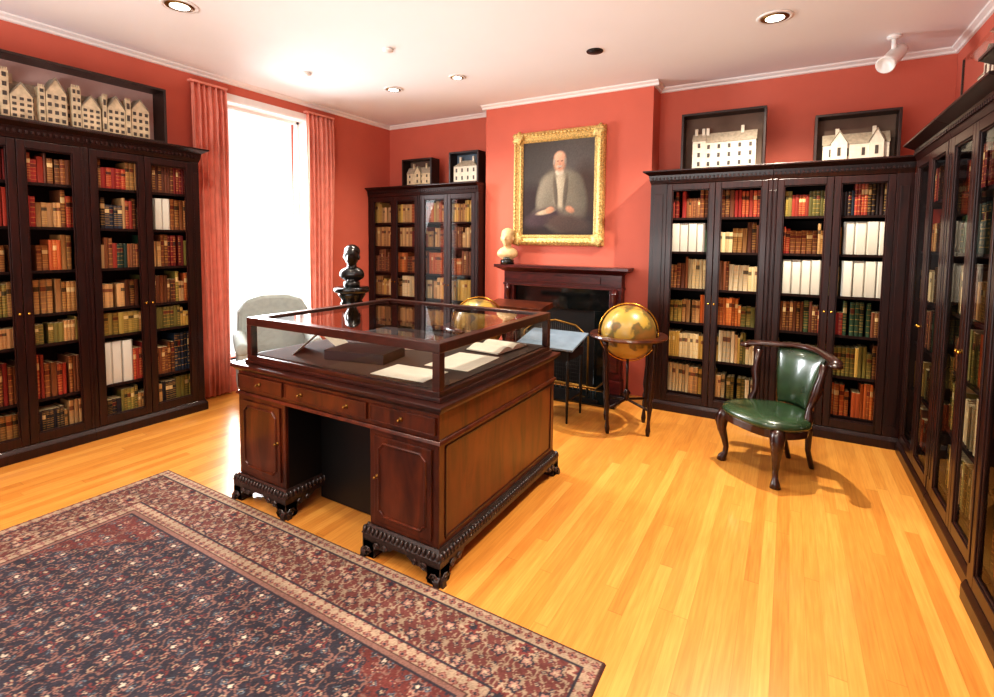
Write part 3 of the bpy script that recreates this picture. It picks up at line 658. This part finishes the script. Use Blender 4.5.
# ---------------------------------------------------------------- library table and lectern
t_=thing('side_table','small black-legged table with pale blue slanted top','table',(-2.25,4.3,0))
b=MB(); T=Matrix.Translation((.265,.2,.74))@Matrix.Rotation(.22,4,'X'); b.box(-.3,.3,-.22,.22,0,.02,T=T); b.obj('table_top','cloth',t_,.003)
b=MB(); b.box(.01,.52,.01,.03,.6,.68); b.box(.01,.52,.37,.39,.6,.78); b.box(.01,.03,.03,.37,.6,.68); b.box(.5,.52,.03,.37,.6,.68); b.obj('apron','iron',t_)
MB().box(.02,.51,.02,.38,.2,.22).obj('lower_shelf','iron',t_)
for x in (.025,.505):
    for y,zt in ((.025,.67),(.375,.76)): MB().tube([(x,y,zt),(x,y,.5),(x,y,.3),(x,y,.0)],[.016,.014,.018,.01],8).obj('leg','iron',t_)
le=thing('lectern','wooden reading stand with slanted top behind the desk','lectern',(-2.5,4.76,0))
b=MB(); T=Matrix.Translation((0,0,.98))@Matrix.Rotation(.12,4,'X'); b.box(-.34,.34,-.16,.16,0,.06,T=T); b.obj('slanted_top','mah',le,.004)
b=MB(); b.tube([(0,0,.99),(0,0,.8),(0,0,.5),(0,0,.1)],[.04,.025,.04,.03],12); b.obj('stem','mahdk',le)
b=MB(); b.box(-.2,.2,-.14,.14,0,.05); b.taper(-.15,.15,-.1,.1,.05,.1,.02,-.05,B=1); b.obj('base','mahdk',le,.004)
# ---------------------------------------------------------------- chair
ch=thing('library_chair','green leather and mahogany reading chair with curved yoke back','chair',(-.07,4.25,0),-math.radians(40))
ol=[]
for i in range(40):
    a=2*math.pi*i/40; x=.31*math.copysign(abs(math.cos(a))**.7,math.cos(a)); y=.29*math.copysign(abs(math.sin(a))**.75,math.sin(a))
    if y>0: x*=1-.55*(y/.29)
    ol.append((x,y))
b=MB(); b.prism([(x*.97,y*.97) for x,y in ol],.345,.405,'z'); b.obj('seat_rail','mahdk',ch,.006)
b=MB(); vs=[];rings=[(1.0,.405),(1.03,.425),(1.0,.45),(.85,.468),(.5,.478),(.02,.48)]
for s_,z in rings: vs+=[(x*s_,y*s_,z) for x,y in ol]
fs=[(j*40+i,j*40+(i+1)%40,(j+1)*40+(i+1)%40,(j+1)*40+i) for j in range(len(rings)-1) for i in range(40)]+[tuple(range(40))[::-1],tuple(range(200,240))]
b.add(vs,fs,0,True); b.obj('seat_cushion','leather',ch)
for sx in (-1,1):
    b=MB(); x,y=sx*.23,-.2; dx,dy=sx*.7,-.7
    pts=[(0,.40,.045),(.02,.36,.05),(.035,.31,.046),(.03,.25,.034),(.01,.18,.026),(-.005,.11,.02),(.0,.06,.02),(.02,.03,.03),(.025,.0,.036)]
    b.tube([(x+dx*o_,y+dy*o_,z) for o_,z,r in pts],[r for _,_,r in pts],12)
    b.ell((x+dx*.045,y+dy*.045,.33),(.03,.03,.035),u=10,v=8); b.obj('front_leg','mahdk',ch)
    b=MB(); b.tube([(sx*.11,.24,.42),(sx*.11,.26,.3),(sx*.1,.27,.15),(sx*.1,.32,.0)],[.026,.024,.02,.018],10); b.obj('rear_leg','mahdk',ch)
    b=MB(); pts=[(.25,.06,.40,.026),(.25,.07,.47,.03),(.235,.09,.53,.018),(.25,.11,.6,.026),(.27,.12,.68,.034),(.275,.14,.76,.022),(.28,.16,.85,.03)]
    b.tube([(sx*x,y,z) for x,y,z,r in pts],[r for *_,r in pts],12); b.obj('arm_support','mahdk',ch)
pts=[(-.39,.12,.865),(-.37,.15,.885),(-.3,.2,.895),(-.2,.27,.9),(-.1,.315,.91),(0,.33,.915)]; pts=pts+[(-x,y,z) for x,y,z in pts[::-1][1:]]
b=MB(); b.tube(pts,[.03,.042,.04,.036,.034,.034,.034,.036,.04,.042,.03],12,sy=.55)
for sx in (-1,1): b.ell((sx*.385,.125,.87),(.045,.045,.024),u=14,v=8)
b.obj('crest_rail','mahdk',ch)
b=MB(); vs=[]; nu,nv=14,16
for side in (0,1):
    for j in range(nv+1):
        t=j/nv; z=.47+.43*t; w_=.12+.09*t
        for i in range(nu+1):
            s_=i/nu*2-1; pf_=(1-s_**4)*(1-(2*t-1)**6)
            y=.235+.09*t-.05*math.sin(t*math.pi)*.3-.05*s_*s_*.8 + (-.03*pf_ if side==0 else .012)
            vs.append((s_*w_,y,z))
K=(nu+1)*(nv+1); fs=[]
for side in (0,1):
    for j in range(nv):
        for i in range(nu): k=side*K+j*(nu+1)+i; fs.append((k,k+1,k+nu+2,k+nu+1))
bd=[i for i in range(nu+1)]+[j*(nu+1)+nu for j in range(1,nv+1)]+[nv*(nu+1)+i for i in range(nu-1,-1,-1)]+[j*(nu+1) for j in range(nv-1,0,-1)]
for i in range(len(bd)): a,c=bd[i],bd[(i+1)%len(bd)]; fs.append((a,c,c+K,a+K))
b.add(vs,fs,0,True); b.obj('back_cushion','leather',ch)
# ---------------------------------------------------------------- armchair at window
ac=thing('armchair','pale blue-grey upholstered armchair in front of the window','armchair',(-4.68,3.40,0),math.radians(60))
b=MB(); b.box(-.3,.3,-.3,.3,.16,.34); b.obj('base','sofa',ac,.03)
b=MB(); b.box(-.27,.27,-.34,.24,.345,.47); b.obj('seat_cushion','sofa',ac,.04)
b=MB(); prof=[(-.35,.16),(.35,.16),(.37,.6),(.36,.92),(.28,1.05),(.12,1.1),(-.12,1.1),(-.28,1.05),(-.36,.92),(-.37,.6)]; b.prism(prof,.25,.38,'y'); b.obj('backrest','sofa',ac,.045)
for s_ in (-1,1):
    b=MB(); a,c=sorted((s_*.30,s_*.39)); b.box(a,c,-.33,.25,.16,.6); b.tube([(s_*.35,-.34,.62),(s_*.35,0,.63),(s_*.35,.27,.66)],.065,14); b.obj('armrest','sofa',ac,.02)
    for y in (-.3,.33): MB().tube([(s_*.32,y,.16),(s_*.33,y,0)],[.025,.015],8).obj('leg','dark',ac)
# ---------------------------------------------------------------- model houses in cases
def show_case(label,loc,rot,w,d,h,backmat='backing',glassall=False):
    e=thing('glass_case',label,'display case',loc,rot); t=.018
    b=MB(); b.box(-w/2,w/2,0,d,0,.03); 
    if not glassall:
        b.box(-w/2,w/2,0,d,h-.02,h); b.box(-w/2,-w/2+t,0,d,.03,h-.02); b.box(w/2-t,w/2,0,d,.03,h-.02)
        b.frame(-w/2,w/2,0,h,[(0,-.001),(0,-.012),(.022,-.012),(.022,-.001)])
    else:
        for x in (-w/2,w/2-.012):
            for y in (0,d-.012): b.box(x,x+.012,y,y+.012,.03,h)
    b.obj('frame','case',e,.002)
    if not glassall: MB().box(-w/2+t,w/2-t,d-.012,d,.03,h-.02).obj('back_panel',backmat,e)
    else:
        MB().add([(-w/2,0,h),(w/2,0,h),(w/2,d,h),(-w/2,d,h)],[(0,1,2,3)]).obj('top_glass','glass',e)
        MB().add([(-w/2+t,.004,.03),(w/2-t,.004,.03),(w/2-t,.004,h-.02),(-w/2+t,.004,h-.02)],[(0,1,2,3)]).obj('glass_pane','glass',e)
    return e
def house(label,loc,rot,blocks,wm='modelw'):
    e=thing('model_house',label,'model house',loc,rot)
    wb=MB(); rb=MB()
    for bl in blocks:
        x0,x1,y0,y1,h,kind,rh,nw,nf=bl
        wb.box(x0,x1,y0,y1,0,h); ov=.006; mx_=(x0+x1)/2; my=(y0+y1)/2
        if kind=='x': rb.prism([(y0-ov,h),(y1+ov,h),(my,h+rh)],x0-ov,x1+ov,'x')
        elif kind=='y':
            wb.prism([(x0,h),(x1,h),(mx_,h+rh)],y0,y1,'y'); rb.prism([(x0-ov,h),(mx_,h+rh+.003),(x1+ov,h),(mx_,h+rh+.014)],y0-ov,y1+ov,'y')
        elif kind=='h':
            dx=min((x1-x0)*.3,rh*1.6); vs=[(x0-ov,y0-ov,h),(x1+ov,y0-ov,h),(x1+ov,y1+ov,h),(x0-ov,y1+ov,h),(x0+dx,my,h+rh),(x1-dx,my,h+rh)]
            rb.add(vs,[(0,1,5,4),(2,3,4,5),(0,4,3),(1,2,5),(0,3,2,1)])
        elif kind=='t':
            n=4
            for k in range(n): a=x0+(x1-x0)*k/n; wb.box(a,a+(x1-x0)/n*.55,y0,y0+.01,h,h+rh)
        for f_i in range(nf):
            for k in range(nw):
                a=x0+(x1-x0)*(k+.5)/nw; ww=min(.012,(x1-x0)/nw*.28); z=h*(f_i+.5)/nf; wb.box(a-ww,a+ww,y0-.003,y0,z-h/nf*.24,z+h/nf*.24,1)
        if kind in('x','h'):
            for q in (.22,.78):
                a=x0+(x1-x0)*q; wb.box(a-.014,a+.014,my-.012,my+.012,h+rh*.4,h+rh+.05)
    wb.obj('walls',[wm,'win'],e)
    if rb.v: rb.obj('roof','modelr',e)
show_case('dark-framed glass case holding a white model house atop bookcase',(-.62,5.42,2.421),0,.76,.17,.58)
house('white three-storey model house with pitched roof and chimneys',(-.60,5.43,2.452),0,[(-.28,.28,.0,.1,.25,'x',.1,6,3),(-.29,-.17,-.005,.1,.27,'x',.08,1,3)])
show_case('smaller dark glass case with cottage model atop bookcase',(.46,5.42,2.421),0,.62,.17,.44)
house('white model cottage with gabled wings and chimneys',(.46,5.43,2.452),0,[(-.24,.24,.03,.13,.14,'x',.1,4,1),(-.18,-.06,.0,.1,.15,'y',.1,1,1),(.1,.2,.0,.1,.15,'y',.1,1,1)])
show_case('small dark glass case with model house atop alcove bookcase',(-4.5,5.5,2.451),0,.52,.17,.38)
house('small cream model house with gabled roof',(-4.5,5.51,2.482),0,[(-.2,.2,.02,.12,.15,'x',.09,4,2),(-.05,.05,0,.1,.16,'y',.08,1,2)],'modelt')
show_case('blue-grey lined glass case with model house atop alcove bookcase',(-3.72,5.5,2.451),0,.46,.17,.42,'cloth')
house('pale model house with hipped roof in glass case',(-3.72,5.51,2.482),0,[(-.18,.18,.02,.12,.2,'h',.08,4,2)])
show_case('long dark-framed glass case with large manor model atop bookcase',(-5.02,1.78,2.561),math.pi/2,1.5,.2,.5,'backpink')
bl=[(-.55,.55,.07,.16,.19,'x',.1,14,3)]
for x,h_,g in ((-.47,.23,.11),(-.27,.17,.09),(-.06,.24,.11),(.17,.18,.09),(.35,.21,.1)): bl.append((x-.065,x+.065,.02,.14,h_,'y',g,3,4))
bl+= [(-.39,-.34,.02,.1,.34,'t',.02,1,5),(-.17,-.13,.02,.1,.27,'t',.02,1,5),(.04,.1,.02,.1,.32,'t',.02,2,5),(.25,.28,.02,.1,.3,'t',.015,1,3),(.47,.61,.03,.15,.24,'y',.09,3,4),(.42,.46,.02,.1,.31,'t',.015,1,3)]
house('large cream model manor with gables, towers and chimneys',(-5.04,1.80,2.592),math.pi/2,bl,'modelt')
show_case('clear glass case with white model building atop side bookcase',(.9,3.92,2.501),-math.pi/2,.8,.24,.38,'backing',True)
house('white model building with many windows in glass case',(.92,3.92,2.532),-math.pi/2,[(-.32,.32,.04,.15,.2,'h',.08,6,2),(-.08,.08,.01,.12,.24,'y',.06,2,2)])
# ---------------------------------------------------------------- ceiling fixtures
def lamp(x,y,r,on,label):
    e=thing('recessed_downlight',label,'ceiling light',(x,y,H))
    b=MB(); n=28
    b.lathe([(r*1.25,-.0005),(r*1.22,-.008),(r*1.0,-.010),(r*.98,-.004)],seg=n); b.obj('trim_ring','camw' if on else 'iron',e)
    b=MB(); b.lathe([(r*.95,-.0105),(r*.66,-.0108)],seg=n); b.obj('reflector','brassd' if on else 'iron',e)
    b=MB(); b.lathe([(r*.66,-.012),(r*.6,-.014),(.01,-.016)],seg=n); b.obj('lens','glow' if on else 'iron',e)
for x,y,r,on,l in ((-3.97,2.12,.1,1,'round recessed ceiling downlight, lit, white trim'),(-.17,4.44,.1,1,'round recessed ceiling downlight, lit, white trim'),(-3.97,4.44,.085,1,'round recessed ceiling downlight, lit, white trim'),(-3.09,4.44,.07,1,'round recessed ceiling downlight, lit, white trim'),(-1.59,4.44,.06,0,'dark unlit recessed ceiling downlight')): lamp(x,y,r,on,l)
for x,y in ((-3.2,3.51),(-4.39,3.59)):
    e=thing('smoke_detector','small white ceiling detector disc','detector',(x,y,H)); b=MB(); b.lathe([(.045,0),(.045,-.015),(.03,-.025),(.005,-.027)]); b.obj('housing','camw',e)
sc=thing('security_camera','white security camera on bracket hanging from the ceiling','camera',(.67,5.3,H))
b=MB(); b.lathe([(.05,0),(.05,-.02),(.015,-.03)]); b.tube([(0,0,-.02),(0,0,-.12)],.018,10); b.obj('bracket','camw',sc)
b=MB(); T=Matrix.Translation((0,0,-.17))@Matrix.Rotation(-.5,4,'Z')@Matrix.Rotation(math.pi/2+.6,4,'X'); b.lathe([(.0,-.16),(.05,-.16),(.06,-.1),(.06,.1),(.07,.16),(.06,.16),(.045,.14),(0,.14)],T=T,seg=20); b.obj('camera_housing','camw',sc)
# ---------------------------------------------------------------- lights
def spot(x,y,power,size=2.4,blend=.8,z=H-.03,col=(1,.9,.75),soft=.05):
    l=bpy.data.lights.new('downlight','SPOT'); l.energy=power; l.spot_size=size; l.spot_blend=blend; l.color=col; l.shadow_soft_size=soft  # one lamp name for seen fixtures and the added fill spots
    o=bpy.data.objects.new('downlight',l); o.location=(x,y,z); COL.objects.link(o)
spot(-3.97,2.12,120); spot(-.17,4.44,400,soft=.02); spot(-3.97,4.44,120); spot(-3.09,4.44,110)
spot(-2.0,1.2,110); spot(-.17,1.9,170); spot(-3.9,-.3,80); spot(-1.0,-.6,90)  # extra spots with no ceiling fixture, added as fill out of view
l=bpy.data.lights.new('window_daylight','AREA'); l.shape='RECTANGLE'; l.size=2.6; l.size_y=1.0; l.energy=150; l.color=(.93,.97,1)
o=bpy.data.objects.new('window_daylight',l); o.location=(XL-.6,(wy0+wy1)/2,1.9); o.rotation_euler=(0,-math.pi/2-.35,0); l.spread=2.0; COL.objects.link(o)
# aim explicitly into the room and slightly downward
dvec=Vector((1,0,-.35)).normalized(); o.rotation_euler=dvec.to_track_quat('-Z','Y').to_euler(); l.size,l.size_y=1.0,2.6
l=bpy.data.lights.new('fill_uplight','AREA'); l.shape='RECTANGLE'; l.size=3.5; l.size_y=1.5; l.energy=190; l.color=(1,.98,.96); l.spread=2.6  # unseen fill panel behind the camera, added to brighten the ceiling
o=bpy.data.objects.new('fill_uplight',l); o.location=(-2.1,-1.6,1.5); o.rotation_euler=(math.pi*.84,0,0); COL.objects.link(o)
wd=bpy.data.worlds.new('world'); bpy.context.scene.world=wd; wd.use_nodes=True; bg=wd.node_tree.nodes['Background']; bg.inputs[0].default_value=(1,.98,.95,1); bg.inputs[1].default_value=1.15
vs_=bpy.context.scene.view_settings; vs_.view_transform='Standard'; vs_.exposure=.03; vs_.gamma=1
try: vs_.look='Medium High Contrast'
except Exception: vs_.look='None'
